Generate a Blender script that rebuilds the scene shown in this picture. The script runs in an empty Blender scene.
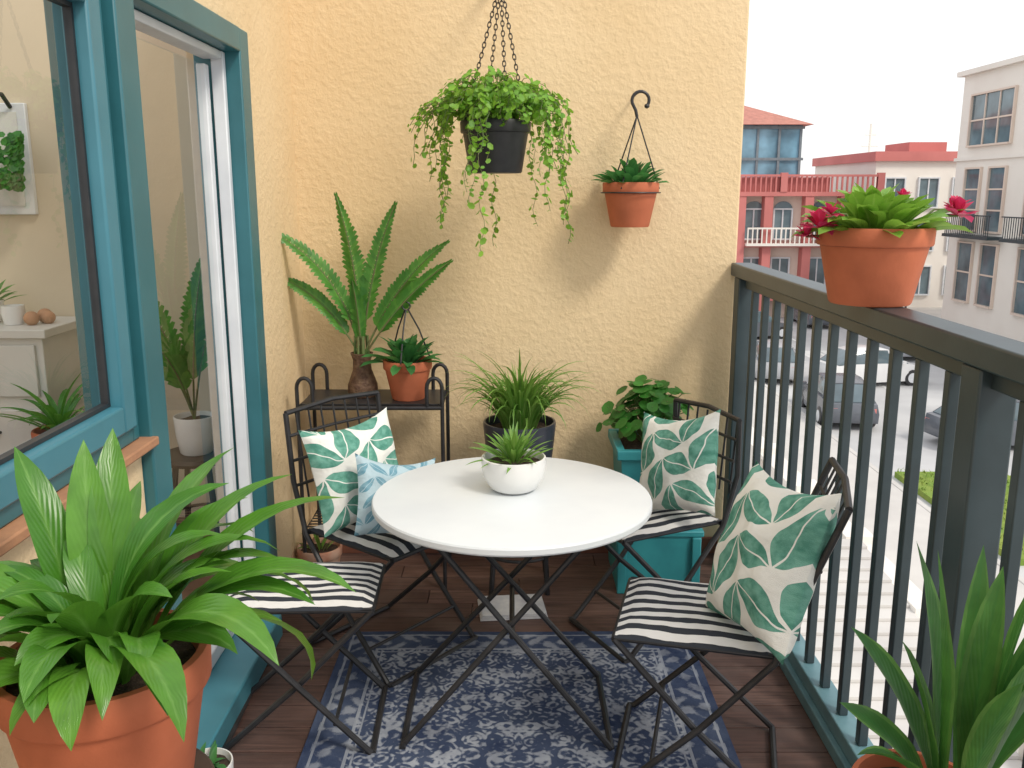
import bpy, math, random
from math import sin, cos, pi, radians, sqrt, atan2
from mathutils import Vector, Matrix
random.seed(7)
R = random.uniform
scene = bpy.context.scene

# ------------------------------------------------------------------ node helpers
def new_mat(name):
    m = bpy.data.materials.new(name); m.use_nodes = True
    nt = m.node_tree
    return m, nt, nt.nodes["Principled BSDF"]
def lk(nt, a, b): nt.links.new(a, b)
def MA(nt, op, a, b=None, c=None):
    n = nt.nodes.new("ShaderNodeMath"); n.operation = op
    for i, v in enumerate((a, b, c)):
        if v is None: continue
        if isinstance(v, (int, float)): n.inputs[i].default_value = v
        else: lk(nt, v, n.inputs[i])
    return n.outputs[0]
def MIX(nt, fac, a, b):
    n = nt.nodes.new("ShaderNodeMix"); n.data_type = 'RGBA'
    def s(sock, v):
        if isinstance(v, (tuple, list)): sock.default_value = (v[0], v[1], v[2], 1)
        elif isinstance(v, (int, float)): sock.default_value = v
        else: lk(nt, v, sock)
    s(n.inputs[0], fac); s(n.inputs[6], a); s(n.inputs[7], b)
    return n.outputs[2]
def NOISE(nt, scale, detail=4, vec=None, rough=0.55):
    n = nt.nodes.new("ShaderNodeTexNoise"); n.inputs["Scale"].default_value = scale
    n.inputs["Detail"].default_value = detail; n.inputs["Roughness"].default_value = rough
    if vec is not None: lk(nt, vec, n.inputs["Vector"])
    return n.outputs["Fac"]
def OBJC(nt, out="Object"):
    return nt.nodes.new("ShaderNodeTexCoord").outputs[out]
def RAMP(nt, fac, a, b):
    n = nt.nodes.new("ShaderNodeMapRange"); n.inputs[1].default_value = a; n.inputs[2].default_value = b
    lk(nt, fac, n.inputs[0]); return n.outputs[0]
def BUMP(nt, h, strength, dist=0.01):
    n = nt.nodes.new("ShaderNodeBump"); n.inputs["Strength"].default_value = strength
    n.inputs["Distance"].default_value = dist; lk(nt, h, n.inputs["Height"]); return n.outputs[0]
def col(c, k): return tuple(min(1, x*k) for x in c)

def mat(name, c, rough=0.6, c2=None, nscale=6, bscale=0, bstr=0.2, bdist=0.005, metal=0, lo=0.35, hi=0.65, spec=0.5):
    m, nt, p = new_mat(name)
    p.inputs["Roughness"].default_value = rough; p.inputs["Metallic"].default_value = metal
    p.inputs["Specular IOR Level"].default_value = spec
    v = OBJC(nt)
    if c2 is None: c2 = col(c, 0.82)
    f = RAMP(nt, NOISE(nt, nscale, 3, v), lo, hi)
    lk(nt, MIX(nt, f, c, c2), p.inputs["Base Color"])
    if bscale: lk(nt, BUMP(nt, NOISE(nt, bscale, 3, v), bstr, bdist), p.inputs["Normal"])
    return m

def leaf_mat(name, c1, c2, rib=None, rough=0.42, trans=0.26, edge=None):
    m, nt, p = new_mat(name)
    a = nt.nodes.new("ShaderNodeAttribute"); a.attribute_name = "rnd"
    rnd = a.outputs["Fac"]
    uv = OBJC(nt, "UV"); sx = nt.nodes.new("ShaderNodeSeparateXYZ"); lk(nt, uv, sx.inputs[0])
    u, v = sx.outputs[0], sx.outputs[1]
    base = MIX(nt, rnd, c1, c2)
    d = MA(nt, 'ABSOLUTE', MA(nt, 'SUBTRACT', u, 0.5))
    if edge: base = MIX(nt, MA(nt, 'GREATER_THAN', d, 0.36), base, edge)
    ribc = rib or col(c1, 1.7)
    base = MIX(nt, MA(nt, 'MULTIPLY', RAMP(nt, d, 0.09, 0.0), 0.65), base, ribc)
    n = NOISE(nt, 22, 2, OBJC(nt))
    base = MIX(nt, MA(nt, 'MULTIPLY', RAMP(nt, n, 0.3, 0.7), 0.5), base, col(c1, 0.55))
    lk(nt, base, p.inputs["Base Color"]); p.inputs["Roughness"].default_value = rough
    wv = MA(nt, 'SINE', MA(nt, 'MULTIPLY', MA(nt, 'ADD', v, MA(nt, 'MULTIPLY', d, -0.6)), 90.0))
    lk(nt, BUMP(nt, wv, 0.12, 0.002), p.inputs["Normal"])
    tr = nt.nodes.new("ShaderNodeBsdfTranslucent")
    lk(nt, MIX(nt, 0.5, base, col(c2, 2.0)), tr.inputs[0])
    mx = nt.nodes.new("ShaderNodeMixShader"); mx.inputs[0].default_value = trans
    lk(nt, p.outputs[0], mx.inputs[1]); lk(nt, tr.outputs[0], mx.inputs[2])
    lk(nt, mx.outputs[0], nt.nodes["Material Output"].inputs[0])
    return m

# ------------------------------------------------------------------ materials
STUCCO = mat("ochre_stucco", (0.79, 0.615, 0.385), 0.9, (0.73, 0.55, 0.325), 1.4, spec=0.2)
def add_stucco_detail(m):
    nt = m.node_tree; p = nt.nodes["Principled BSDF"]; v = OBJC(nt)
    h = MA(nt, 'ADD', RAMP(nt, NOISE(nt, 34, 4, v, 0.6), 0.42, 0.66), MA(nt, 'MULTIPLY', NOISE(nt, 130, 3, v), 0.6))
    lk(nt, BUMP(nt, h, 0.36, 0.005), p.inputs["Normal"])
add_stucco_detail(STUCCO)
TEAL = mat("teal_paint", (0.028, 0.135, 0.16), 0.35, (0.035, 0.16, 0.19), 5, 60, 0.05, 0.002)
TEAL_L = mat("light_teal_paint", (0.06, 0.22, 0.28), 0.38, (0.052, 0.19, 0.24), 5, 60, 0.05, 0.002)
RAILM = mat("slate_rail_paint", (0.030, 0.047, 0.055), 0.38, (0.038, 0.06, 0.07), 8, 80, 0.08, 0.002)
RAILB = mat("bluegrey_base_paint", (0.15, 0.29, 0.33), 0.45, (0.11, 0.22, 0.26), 8)
WHITEF = mat("white_frame", (0.72, 0.74, 0.76), 0.4, (0.62, 0.64, 0.67), 5)
TERRAS = mat("terracotta_sill", (0.50, 0.25, 0.13), 0.7, (0.40, 0.20, 0.11), 12, 90, 0.3, 0.003)
TERRA = mat("terracotta", (0.55, 0.16, 0.078), 0.72, (0.43, 0.125, 0.06), 7, 120, 0.25, 0.002, spec=0.3)
TERRA2 = mat("weathered_terracotta", (0.50, 0.22, 0.14), 0.8, (0.55, 0.36, 0.27), 14, 120, 0.25, 0.002)
SOIL = mat("potting_soil", (0.035, 0.022, 0.015), 0.95, (0.07, 0.045, 0.03), 60, 90, 1.0, 0.01)
BLACK = mat("black_metal", (0.018, 0.018, 0.02), 0.42, (0.03, 0.03, 0.033), 20)
BLACKP = mat("black_plastic", (0.02, 0.021, 0.024), 0.45, (0.03, 0.03, 0.033), 20)
NAVYP = mat("dark_glazed_pot", (0.03, 0.035, 0.05), 0.3, (0.045, 0.05, 0.07), 10)
TEALP = mat("teal_planter_paint", (0.045, 0.34, 0.38), 0.45, (0.036, 0.28, 0.32), 7, 70, 0.1, 0.002)
WHITEC = mat("white_ceramic", (0.80, 0.80, 0.78), 0.25, (0.74, 0.74, 0.73), 8)
CABW = mat("cabinet_paint", (0.66, 0.65, 0.62), 0.5, (0.60, 0.59, 0.56), 4)
TABLEW = mat("white_table_top", (0.76, 0.80, 0.82), 0.42, (0.71, 0.75, 0.78), 4, 120, 0.03, 0.001)
CREAMI = mat("interior_wall", (0.66, 0.56, 0.42), 0.9, (0.61, 0.52, 0.39), 2)
WOODI = mat("interior_floor_wood", (0.25, 0.14, 0.08), 0.5, (0.18, 0.1, 0.06), 5)
DARKWOOD = mat("dark_wood", (0.06, 0.035, 0.022), 0.5, (0.04, 0.022, 0.015), 12)
SKIRT = mat("red_brown_skirting", (0.22, 0.085, 0.05), 0.6, (0.16, 0.06, 0.04), 12)
CURT = mat("linen_curtain", (0.66, 0.56, 0.40), 0.95, (0.60, 0.51, 0.37), 20, 300, 0.2, 0.002)
VASE = mat("brown_fibre_vase", (0.10, 0.05, 0.03), 0.7, (0.2, 0.12, 0.07), 40, 60, 0.8, 0.01)
PAPER = mat("paper_white", (0.75, 0.75, 0.74), 0.7, (0.55, 0.56, 0.6), 14)
CONC = mat("pale_concrete", (0.62, 0.60, 0.57), 0.85, (0.52, 0.50, 0.48), 0.6, 8, 0.2, 0.01)
CONC2 = mat("pale_paving", (0.60, 0.57, 0.53), 0.85, (0.50, 0.48, 0.45), 0.5)
ROADM = mat("concrete_roadway", (0.56, 0.56, 0.56), 0.85, (0.45, 0.45, 0.455), 0.4)
LINE = mat("road_marking", (0.78, 0.78, 0.76), 0.7)
GRASS = mat("grass", (0.16, 0.26, 0.04), 0.95, (0.26, 0.32, 0.06), 2, 10, 0.5, 0.05)
BWHITE = mat("white_render", (0.82, 0.78, 0.72), 0.85, (0.76, 0.71, 0.65), 0.3)
BCREAM = mat("cream_render", (0.74, 0.62, 0.53), 0.85, (0.66, 0.54, 0.46), 0.3)
BRED = mat("red_render", (0.60, 0.20, 0.185), 0.8, (0.52, 0.17, 0.155), 0.4)
ROOF = mat("roof_tiles", (0.52, 0.22, 0.17), 0.8, (0.40, 0.17, 0.13), 3, 6, 0.5, 0.05)
def glassy(name, c, r=0.08):
    m, nt, p = new_mat(name)
    lk(nt, MIX(nt, RAMP(nt, NOISE(nt, 0.5, 3, OBJC(nt)), .35, .65), c, col(c, 2.4)), p.inputs["Base Color"])
    p.inputs["Roughness"].default_value = r; p.inputs["Specular IOR Level"].default_value = 0.8
    return m
BGLASS = glassy("building_glass", (0.07, 0.10, 0.115)); BLUEG = glassy("blue_glazing", (0.10, 0.20, 0.27))
def pane_mat():
    m, nt, p = new_mat("window_pane_glass")
    t = nt.nodes.new("ShaderNodeBsdfTransparent"); t.inputs[0].default_value = (0.93, 0.96, 0.95, 1)
    g = nt.nodes.new("ShaderNodeBsdfGlossy"); g.inputs["Roughness"].default_value = 0.01
    g.inputs[0].default_value = (0.9, 0.95, 1, 1)
    ge = nt.nodes.new("ShaderNodeNewGeometry"); dp = nt.nodes.new("ShaderNodeVectorMath"); dp.operation = 'DOT_PRODUCT'
    lk(nt, ge.outputs["Normal"], dp.inputs[0]); lk(nt, ge.outputs["Incoming"], dp.inputs[1])
    c = MA(nt, 'SUBTRACT', 1.0, MA(nt, 'ABSOLUTE', dp.outputs["Value"]))
    f = MA(nt, 'ADD', 0.05, MA(nt, 'MULTIPLY', MA(nt, 'POWER', c, 5.0), 0.9))
    mx = nt.nodes.new("ShaderNodeMixShader"); lk(nt, f, mx.inputs[0])
    lk(nt, t.outputs[0], mx.inputs[1]); lk(nt, g.outputs[0], mx.inputs[2])
    lk(nt, mx.outputs[0], nt.nodes["Material Output"].inputs[0]); return m
PANE = pane_mat()

def plank_mat():
    m, nt, p = new_mat("deck_boards")
    a = nt.nodes.new("ShaderNodeAttribute"); a.attribute_name = "rnd"
    v = OBJC(nt); mp = nt.nodes.new("ShaderNodeMapping"); mp.inputs["Scale"].default_value = (2.5, 45, 20)
    lk(nt, v, mp.inputs[0])
    g = NOISE(nt, 1.6, 5, mp.outputs[0], 0.65)
    base = MIX(nt, a.outputs["Fac"], (0.10, 0.052, 0.042), (0.18, 0.10, 0.08))
    c = MIX(nt, RAMP(nt, g, 0.35, 0.7), base, (0.045, 0.025, 0.021))
    c = MIX(nt, MA(nt, 'MULTIPLY', RAMP(nt, NOISE(nt, 3, 4, v), 0.5, 0.8), 0.4), c, (0.24, 0.18, 0.16))
    lk(nt, c, p.inputs["Base Color"])
    lk(nt, RAMP(nt, NOISE(nt, 4, 2, v), -0.6, 1.3), p.inputs["Roughness"])
    lk(nt, BUMP(nt, g, 0.25, 0.003), p.inputs["Normal"]); return m
DECK = plank_mat()

def leafprint(name, bg, g1, g2, k=3.1, wid=0.30, rot=0.5):
    m, nt, p = new_mat(name)
    uv = OBJC(nt, "UV"); s = nt.nodes.new("ShaderNodeSeparateXYZ"); lk(nt, uv, s.inputs[0])
    nz = nt.nodes.new("ShaderNodeTexNoise"); nz.inputs["Scale"].default_value = 3.0; lk(nt, uv, nz.inputs["Vector"])
    sc = nt.nodes.new("ShaderNodeSeparateColor"); lk(nt, nz.outputs["Color"], sc.inputs[0])
    u = MA(nt, 'ADD', s.outputs[0], MA(nt, 'MULTIPLY', MA(nt, 'SUBTRACT', sc.outputs[0], 0.5), 0.14))
    w = MA(nt, 'ADD', s.outputs[1], MA(nt, 'MULTIPLY', MA(nt, 'SUBTRACT', sc.outputs[1], 0.5), 0.14))
    x = MA(nt, 'MULTIPLY', MA(nt, 'ADD', MA(nt, 'MULTIPLY', u, cos(rot)), MA(nt, 'MULTIPLY', w, sin(rot))), k)
    y = MA(nt, 'MULTIPLY', MA(nt, 'SUBTRACT', MA(nt, 'MULTIPLY', w, cos(rot)), MA(nt, 'MULTIPLY', u, sin(rot))), k)
    fx = MA(nt, 'SUBTRACT', MA(nt, 'FRACT', MA(nt, 'ADD', x, 10.0)), 0.5); fy = MA(nt, 'SUBTRACT', MA(nt, 'FRACT', MA(nt, 'ADD', y, 10.0)), 0.5)
    par = MA(nt, 'SUBTRACT', MA(nt, 'MULTIPLY', MA(nt, 'FLOORED_MODULO', MA(nt, 'FLOOR', MA(nt, 'ADD', x, 10.0)), 2.0), 2.0), 1.0)
    sg = MA(nt, 'MULTIPLY', fy, par)
    a = MA(nt, 'MULTIPLY', MA(nt, 'ADD', fx, sg), 0.707); b = MA(nt, 'MULTIPLY', MA(nt, 'SUBTRACT', fx, sg), 0.707)
    t = MA(nt, 'DIVIDE', a, 0.68)
    lim = MA(nt, 'MULTIPLY', MA(nt, 'MULTIPLY', MA(nt, 'SUBTRACT', 1.0, MA(nt, 'MULTIPLY', t, t)), wid), MA(nt, 'SUBTRACT', 1.0, MA(nt, 'MULTIPLY', t, 0.35)))
    ab = MA(nt, 'ABSOLUTE', b)
    mask = MA(nt, 'LESS_THAN', ab, lim)
    rib = MA(nt, 'GREATER_THAN', ab, 0.016)
    mask = MA(nt, 'MULTIPLY', mask, rib)
    g = MIX(nt, RAMP(nt, NOISE(nt, 12, 4, uv), 0.36, 0.64), g1, g2)
    lk(nt, MIX(nt, MA(nt, 'MULTIPLY', mask, 0.95), bg, g), p.inputs["Base Color"])
    p.inputs["Roughness"].default_value = 0.95; p.inputs["Specular IOR Level"].default_value = 0.15
    h = MA(nt, 'ADD', NOISE(nt, 220, 2, uv), MA(nt, 'MULTIPLY', NOISE(nt, 4, 3, uv), 9.0))
    lk(nt, BUMP(nt, h, 0.45, 0.006), p.inputs["Normal"])
    return m
CUSH = leafprint("leaf_print_fabric", (0.84, 0.84, 0.79), (0.04, 0.23, 0.165), (0.16, 0.42, 0.33), 3.1, 0.34)
CUSHB = leafprint("blue_sprig_fabric", (0.46, 0.60, 0.66), (0.12, 0.29, 0.38), (0.24, 0.42, 0.50), 5.0, 0.24, 0.2)

def stripes(name):
    m, nt, p = new_mat(name)
    uv = OBJC(nt, "UV"); s = nt.nodes.new("ShaderNodeSeparateXYZ"); lk(nt, uv, s.inputs[0])
    w = MA(nt, 'ADD', s.outputs[1], MA(nt, 'MULTIPLY', NOISE(nt, 4, 2, uv), 0.06))
    f = MA(nt, 'FRACT', MA(nt, 'MULTIPLY', w, 8.0))
    k = MA(nt, 'GREATER_THAN', f, 0.5)
    lk(nt, MIX(nt, k, (0.04, 0.045, 0.055), (0.72, 0.71, 0.69)), p.inputs["Base Color"])
    p.inputs["Roughness"].default_value = 0.95; p.inputs["Specular IOR Level"].default_value = 0.15
    lk(nt, BUMP(nt, MA(nt, 'ADD', NOISE(nt, 150, 2, uv), MA(nt, 'MULTIPLY', NOISE(nt, 7, 2, uv), 5.0)), 0.35, 0.005), p.inputs["Normal"]); return m
STRIPE = stripes("striped_seat_fabric")

RHX, RHY = 0.63, 0.98
def rug_mat():
    m, nt, p = new_mat("patterned_rug")
    v = OBJC(nt); s = nt.nodes.new("ShaderNodeSeparateXYZ"); lk(nt, v, s.inputs[0])
    ax = MA(nt, 'ABSOLUTE', s.outputs[0]); ay = MA(nt, 'ABSOLUTE', s.outputs[1])
    e = MA(nt, 'MINIMUM', MA(nt, 'SUBTRACT', RHX, ax), MA(nt, 'SUBTRACT', RHY, ay))
    def orn(f, q, wob):
        a = MA(nt, 'SINE', MA(nt, 'ADD', MA(nt, 'MULTIPLY', ax, f), MA(nt, 'MULTIPLY', MA(nt, 'SINE', MA(nt, 'MULTIPLY', ay, q)), wob)))
        b = MA(nt, 'SINE', MA(nt, 'ADD', MA(nt, 'MULTIPLY', ay, f), MA(nt, 'MULTIPLY', MA(nt, 'SINE', MA(nt, 'MULTIPLY', ax, q)), wob)))
        return MA(nt, 'MULTIPLY', a, b)
    o1 = orn(46, 33, 2.2); o2 = orn(121, 83, 1.6)
    cmb = nt.nodes.new("ShaderNodeCombineXYZ"); lk(nt, ax, cmb.inputs[0]); lk(nt, ay, cmb.inputs[1])
    vo = nt.nodes.new("ShaderNodeTexVoronoi"); vo.inputs["Scale"].default_value = 20; lk(nt, cmb.outputs[0], vo.inputs["Vector"])
    vd = MA(nt, 'SINE', MA(nt, 'MULTIPLY', vo.outputs["Distance"], 21.0))
    r2 = MA(nt, 'ADD', MA(nt, 'POWER', MA(nt, 'DIVIDE', ax, 0.42), 2.0), MA(nt, 'POWER', MA(nt, 'DIVIDE', ay, 0.62), 2.0))
    r = MA(nt, 'SQRT', r2)
    th = MA(nt, 'ARCTAN2', ay, ax)
    rr = MA(nt, 'SINE', MA(nt, 'ADD', MA(nt, 'MULTIPLY', r, 24.0), MA(nt, 'MULTIPLY', MA(nt, 'COSINE', MA(nt, 'MULTIPLY', th, 12.0)), 1.3)))
    field = MA(nt, 'ADD', MA(nt, 'ADD', MA(nt, 'MULTIPLY', o1, 0.65), MA(nt, 'MULTIPLY', o2, 0.85)), MA(nt, 'ADD', MA(nt, 'MULTIPLY', vd, 0.5), MA(nt, 'MULTIPLY', rr, 0.35)))
    wear = NOISE(nt, 4, 5, v, 0.7); wear2 = NOISE(nt, 70, 3, v, 0.7)
    field = MA(nt, 'ADD', field, MA(nt, 'MULTIPLY', MA(nt, 'SUBTRACT', wear2, 0.5), 2.4))
    fm = RAMP(nt, field, -0.25, 0.75)
    bord = MA(nt, 'ADD', orn(60, 44, 1.2), MA(nt, 'MULTIPLY', MA(nt, 'SUBTRACT', wear2, 0.5), 1.6))
    bm = MA(nt, 'MULTIPLY', RAMP(nt, bord, 0.0, 0.6), 0.65)
    inb = MA(nt, 'LESS_THAN', e, 0.13)
    pat = MA(nt, 'ADD', MA(nt, 'MULTIPLY', fm, MA(nt, 'SUBTRACT', 1.0, inb)), MA(nt, 'MULTIPLY', bm, inb))
    def band(c, wd): return MA(nt, 'LESS_THAN', MA(nt, 'ABSOLUTE', MA(nt, 'SUBTRACT', e, c)), wd)
    lines = MA(nt, 'MAXIMUM', MA(nt, 'MAXIMUM', band(0.03, 0.004), band(0.13, 0.005)), band(0.15, 0.003))
    pat = MA(nt, 'MAXIMUM', pat, MA(nt, 'MULTIPLY', lines, 0.8))
    outer = MA(nt, 'GREATER_THAN', e, 0.022)
    pat = MA(nt, 'MULTIPLY', MA(nt, 'MULTIPLY', pat, outer), RAMP(nt, wear, 0.15, 0.6))
    navy = MIX(nt, RAMP(nt, wear, 0.35, 0.7), (0.028, 0.042, 0.09), (0.08, 0.105, 0.17))
    lk(nt, MIX(nt, MA(nt, 'MULTIPLY', pat, 0.8), navy, (0.46, 0.49, 0.54)), p.inputs["Base Color"])
    p.inputs["Roughness"].default_value = 1.0; p.inputs["Specular IOR Level"].default_value = 0.1
    lk(nt, BUMP(nt, MA(nt, 'ADD', NOISE(nt, 250, 2, v), MA(nt, 'MULTIPLY', pat, 0.4)), 0.4, 0.004), p.inputs["Normal"])
    return m
RUGM = rug_mat()

L_STRAP = leaf_mat("strap_leaf", (0.055, 0.20, 0.018), (0.15, 0.36, 0.04), (0.22, 0.44, 0.10), 0.30, 0.22)
L_FERN = leaf_mat("fern_leaf", (0.05, 0.21, 0.03), (0.12, 0.33, 0.045), (0.2, 0.42, 0.09))
L_SUC = leaf_mat("dark_rosette_leaf", (0.035, 0.155, 0.045), (0.08, 0.28, 0.07))
L_SPID = leaf_mat("spider_leaf", (0.10, 0.27, 0.035), (0.24, 0.42, 0.08), (0.45, 0.55, 0.22))
L_TRAIL = leaf_mat("trailing_leaf", (0.11, 0.30, 0.02), (0.28, 0.52, 0.05))
L_ROUND = leaf_mat("round_leaf", (0.03, 0.15, 0.022), (0.07, 0.27, 0.04))
L_SWORD = leaf_mat("sword_leaf", (0.03, 0.13, 0.03), (0.09, 0.26, 0.05), edge=(0.14, 0.30, 0.07))
L_BRIGHT = leaf_mat("bright_leaf", (0.14, 0.34, 0.03), (0.26, 0.46, 0.06), (0.4, 0.56, 0.15))
PETAL = leaf_mat("pink_petal", (0.62, 0.02, 0.08), (0.75, 0.05, 0.17), (0.8, 0.12, 0.25))
STEM = mat("plant_stem", (0.10, 0.19, 0.05), 0.6, (0.16, 0.15, 0.06), 20)

# ------------------------------------------------------------------ mesh builder
class MB:
    def __init__(s): s.v=[]; s.f=[]; s.m=[]; s.uv=[]; s.r=[]
    def add(s, vs, fs, mi=0, uvs=None, rnd=None):
        o = len(s.v); s.v += [tuple(v) for v in vs]
        rnd = random.random() if rnd is None else rnd
        for i, f in enumerate(fs):
            s.f.append([o+k for k in f]); s.m.append(mi); s.r.append(rnd)
            s.uv.append([uvs[k] for k in f] if uvs else [(0, 0)]*len(f))
    def box(s, x0, x1, y0, y1, z0, z1, mi=0, M=None):
        vs = [Vector((x, y, z)) for z in (z0, z1) for y in (y0, y1) for x in (x0, x1)]
        if M: vs = [M @ v for v in vs]
        s.add(vs, [(0,2,3,1),(4,5,7,6),(0,1,5,4),(2,6,7,3),(0,4,6,2),(1,3,7,5)], mi)
    def tube(s, pts, r, seg=8, mi=0, M=None, closed=False):
        P = [Vector(p) for p in pts]
        if M: P = [M @ p for p in P]
        n = len(P); rs = r if isinstance(r, (list, tuple)) else [r]*n
        vs = []; prev = None
        for i in range(n):
            if closed: t = (P[(i+1) % n]-P[i-1]).normalized()
            else: t = (P[min(i+1, n-1)]-P[max(i-1, 0)]).normalized()
            if prev is None:
                a = Vector((0, 0, 1)) if abs(t.z) < 0.9 else Vector((1, 0, 0))
                prev = t.cross(a).normalized()
            nn = (prev - t*prev.dot(t)).normalized(); prev = nn; b = t.cross(nn)
            for k in range(seg):
                an = 2*pi*k/seg; vs.append(P[i]+(nn*cos(an)+b*sin(an))*rs[i])
        fs = []
        for i in range(n if closed else n-1):
            j = (i+1) % n
            for k in range(seg):
                fs.append((i*seg+k, i*seg+(k+1) % seg, j*seg+(k+1) % seg, j*seg+k))
        if not closed: fs += [tuple(range(seg))[::-1], tuple((n-1)*seg+k for k in range(seg))]
        s.add(vs, fs, mi)
    def lathe(s, prof, c=(0,0,0), seg=40, mi=0, M=None):
        vs = []
        for (r, z) in prof:
            for k in range(seg):
                a = 2*pi*k/seg; v = Vector((c[0]+r*cos(a), c[1]+r*sin(a), c[2]+z)); vs.append(M @ v if M else v)
        fs = [(i*seg+k, i*seg+(k+1) % seg, (i+1)*seg+(k+1) % seg, (i+1)*seg+k) for i in range(len(prof)-1) for k in range(seg)]
        s.add(vs, fs, mi)
    def leaf(s, base, az, el, L, W, bend=60, prof='strap', fold=0.25, n=8, mi=0, twist=0, wav=0.0, curl=0, bp=1.3):
        a = radians(az); p = Vector(base); e = radians(el); vs=[]; uv=[]
        rnd = random.random(); ph = R(0, 6)
        for i in range(n+1):
            t = i/n
            ee = e - radians(bend)*t**bp
            aa = a + radians(curl)*t
            d = Vector((cos(aa)*cos(ee), sin(aa)*cos(ee), sin(ee)))
            if i: p = p + d*(L/n)
            if prof == 'strap': w = W*min(1, 0.35+t*2.2)*(1-max(0, (t-0.45)/0.55)**1.7)
            elif prof == 'lance': w = W*(0.18+0.82*min(1, max(0, (t-0.08))/0.4)**0.8)*(1-max(0, (t-0.42)/0.58)**1.6)
            elif prof == 'oval': w = W*(0.20+0.80*sin(min(1, t/0.55)*pi/2)**1.6)*(1-max(0, (t-0.55)/0.45)**2.2)
            elif prof == 'obov': w = W*(0.2+0.8*sin(min(1, t/0.65)*pi/2)**1.3)*sqrt(max(0, 1-max(0, (t-0.6)/0.4)**2))
            elif prof == 'grass': w = W*(1-t**1.6)
            else: w = W*sin(pi*min(1, max(0.02, t)))**0.6
            w = max(w, 0.0004)
            sd = Vector((-sin(aa), cos(aa), 0)); nn = d.cross(sd)
            if nn.z < 0 and abs(ee) < pi/2: nn = -nn
            tw = radians(twist)*t
            sd2 = sd*cos(tw)+nn*sin(tw); nn2 = nn*cos(tw)-sd*sin(tw)
            wv = wav*w*sin(ph+t*14)
            vs += [p-sd2*w*0.5+nn2*(w*fold*0.5+wv), p, p+sd2*w*0.5+nn2*(w*fold*0.5-wv)]
            uv += [(0, t), (0.5, t), (1, t)]
        fs = []
        for i in range(n):
            b = i*3; fs += [(b, b+1, b+4, b+3), (b+1, b+2, b+5, b+4)]
        s.add(vs, fs, mi, uv, rnd)
        return p
    def disc_leaf(s, c, nrm, r, mi=0, seg=7, up=None, asp=1.0):
        n = Vector(nrm).normalized(); a = n.cross(Vector((R(-1,1), R(-1,1), R(-1,1)))).normalized() if up is None else n.cross(up).normalized()
        b = n.cross(a); c = Vector(c)
        vs = [c - n*r*0.12]; uv = [(0.5, 0.5)]
        for k in range(seg):
            t = 2*pi*k/seg; rr = r*(1+0.08*R(-1, 1))
            vs.append(c+a*cos(t)*rr*asp+b*sin(t)*rr); uv.append((0.5+0.5*cos(t), 0.5+0.5*sin(t)))
        s.add(vs, [(0, 1+k, 1+(k+1) % seg) for k in range(seg)], mi, uv)
    def obj(s, name, mats, parent=None, smooth=True, ang=35, bevel=0):
        me = bpy.data.meshes.new(name); me.from_pydata(s.v, [], s.f)
        for m in (mats if isinstance(mats, (list, tuple)) else [mats]): me.materials.append(m)
        me.polygons.foreach_set("material_index", s.m)
        ul = me.uv_layers.new(name="UVMap")
        flat = [c for f in s.uv for q in f for c in q]; ul.data.foreach_set("uv", flat)
        at = me.attributes.new("rnd", 'FLOAT', 'FACE'); at.data.foreach_set("value", s.r)
        me.update(); me.validate()
        if smooth:
            me.shade_smooth()
            try: me.set_sharp_from_angle(angle=radians(ang))
            except Exception: pass
        o = bpy.data.objects.new(name, me); scene.collection.objects.link(o)
        if bevel:
            b = o.modifiers.new("bevel", 'BEVEL'); b.width = bevel; b.segments = 2; b.limit_method = 'ANGLE'
        if parent: o.parent = parent
        return o
def empty(name, loc=(0, 0, 0), rotz=0):
    e = bpy.data.objects.new(name, None); e.location = loc; e.rotation_euler = (0, 0, rotz)
    e.empty_display_size = 0.1
    scene.collection.objects.link(e); return e
def circ(c, r, n=24):
    return [(c[0]+r*cos(2*pi*k/n), c[1]+r*sin(2*pi*k/n), c[2]) for k in range(n)]

# ------------------------------------------------------------------ balcony architecture
wallL = empty("balcony_side_wall")
b = MB()
b.box(-1.05, -0.90, -1.6, 2.10, 0.0, 1.0)
b.box(-1.05, -0.90, -1.6, 0.15, 1.0, 2.09)
b.box(-1.05, -0.90, -1.6, 3.15, 2.09, 3.3)
b.box(-1.05, -0.90, 3.15, 3.85, 0.0, 3.3)
b.obj("rendered_wall", STUCCO, wallL, smooth=False)
b = MB(); b.box(-1.02, -0.858, -1.6, 2.115, 1.0, 1.022); b.obj("terracotta_sill", TERRAS, wallL, bevel=0.004)
bw = MB(); bw.box(-1.05, 0.955, 3.85, 4.15, -6.0, 3.3)
bw.obj("balcony_end_wall", STUCCO, smooth=False, bevel=0.008)
b = MB(); b.box(-0.90, 0.93, 3.832, 3.848, 0.0, 0.075); b.obj("skirting_board", SKIRT, bevel=0.003)

win = empty("casement_window")
b = MB()
def frame(b, xa, xb, y0, y1, z0, z1, t, mi=0):
    b.box(xa, xb, y0, y0+t, z0, z1, mi); b.box(xa, xb, y1-t, y1, z0, z1, mi)
    b.box(xa, xb, y0+t, y1-t, z0, z0+t, mi); b.box(xa, xb, y0+t, y1-t, z1-t, z1, mi)
frame(b, -0.99, -0.895, 0.15, 2.092, 1.023, 2.088, 0.035)
b.obj("outer_frame", TEAL, win, bevel=0.004)
b = MB(); frame(b, -0.94, -0.882, 0.19, 2.055, 1.06, 2.05, 0.064); b.obj("sash", TEAL_L, win, bevel=0.006)
b = MB(); frame(b, -0.93, -0.912, 0.255, 1.990, 1.125, 1.985, 0.009); b.obj("glazing_bead", BLACKP, win)
b = MB(); b.add([(-.92, .26, 1.13), (-.92, 1.985, 1.13), (-.92, 1.985, 1.98), (-.92, .26, 1.98)], [(0, 1, 2, 3)]); b.obj("glass", PANE, win, smooth=False)
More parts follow.
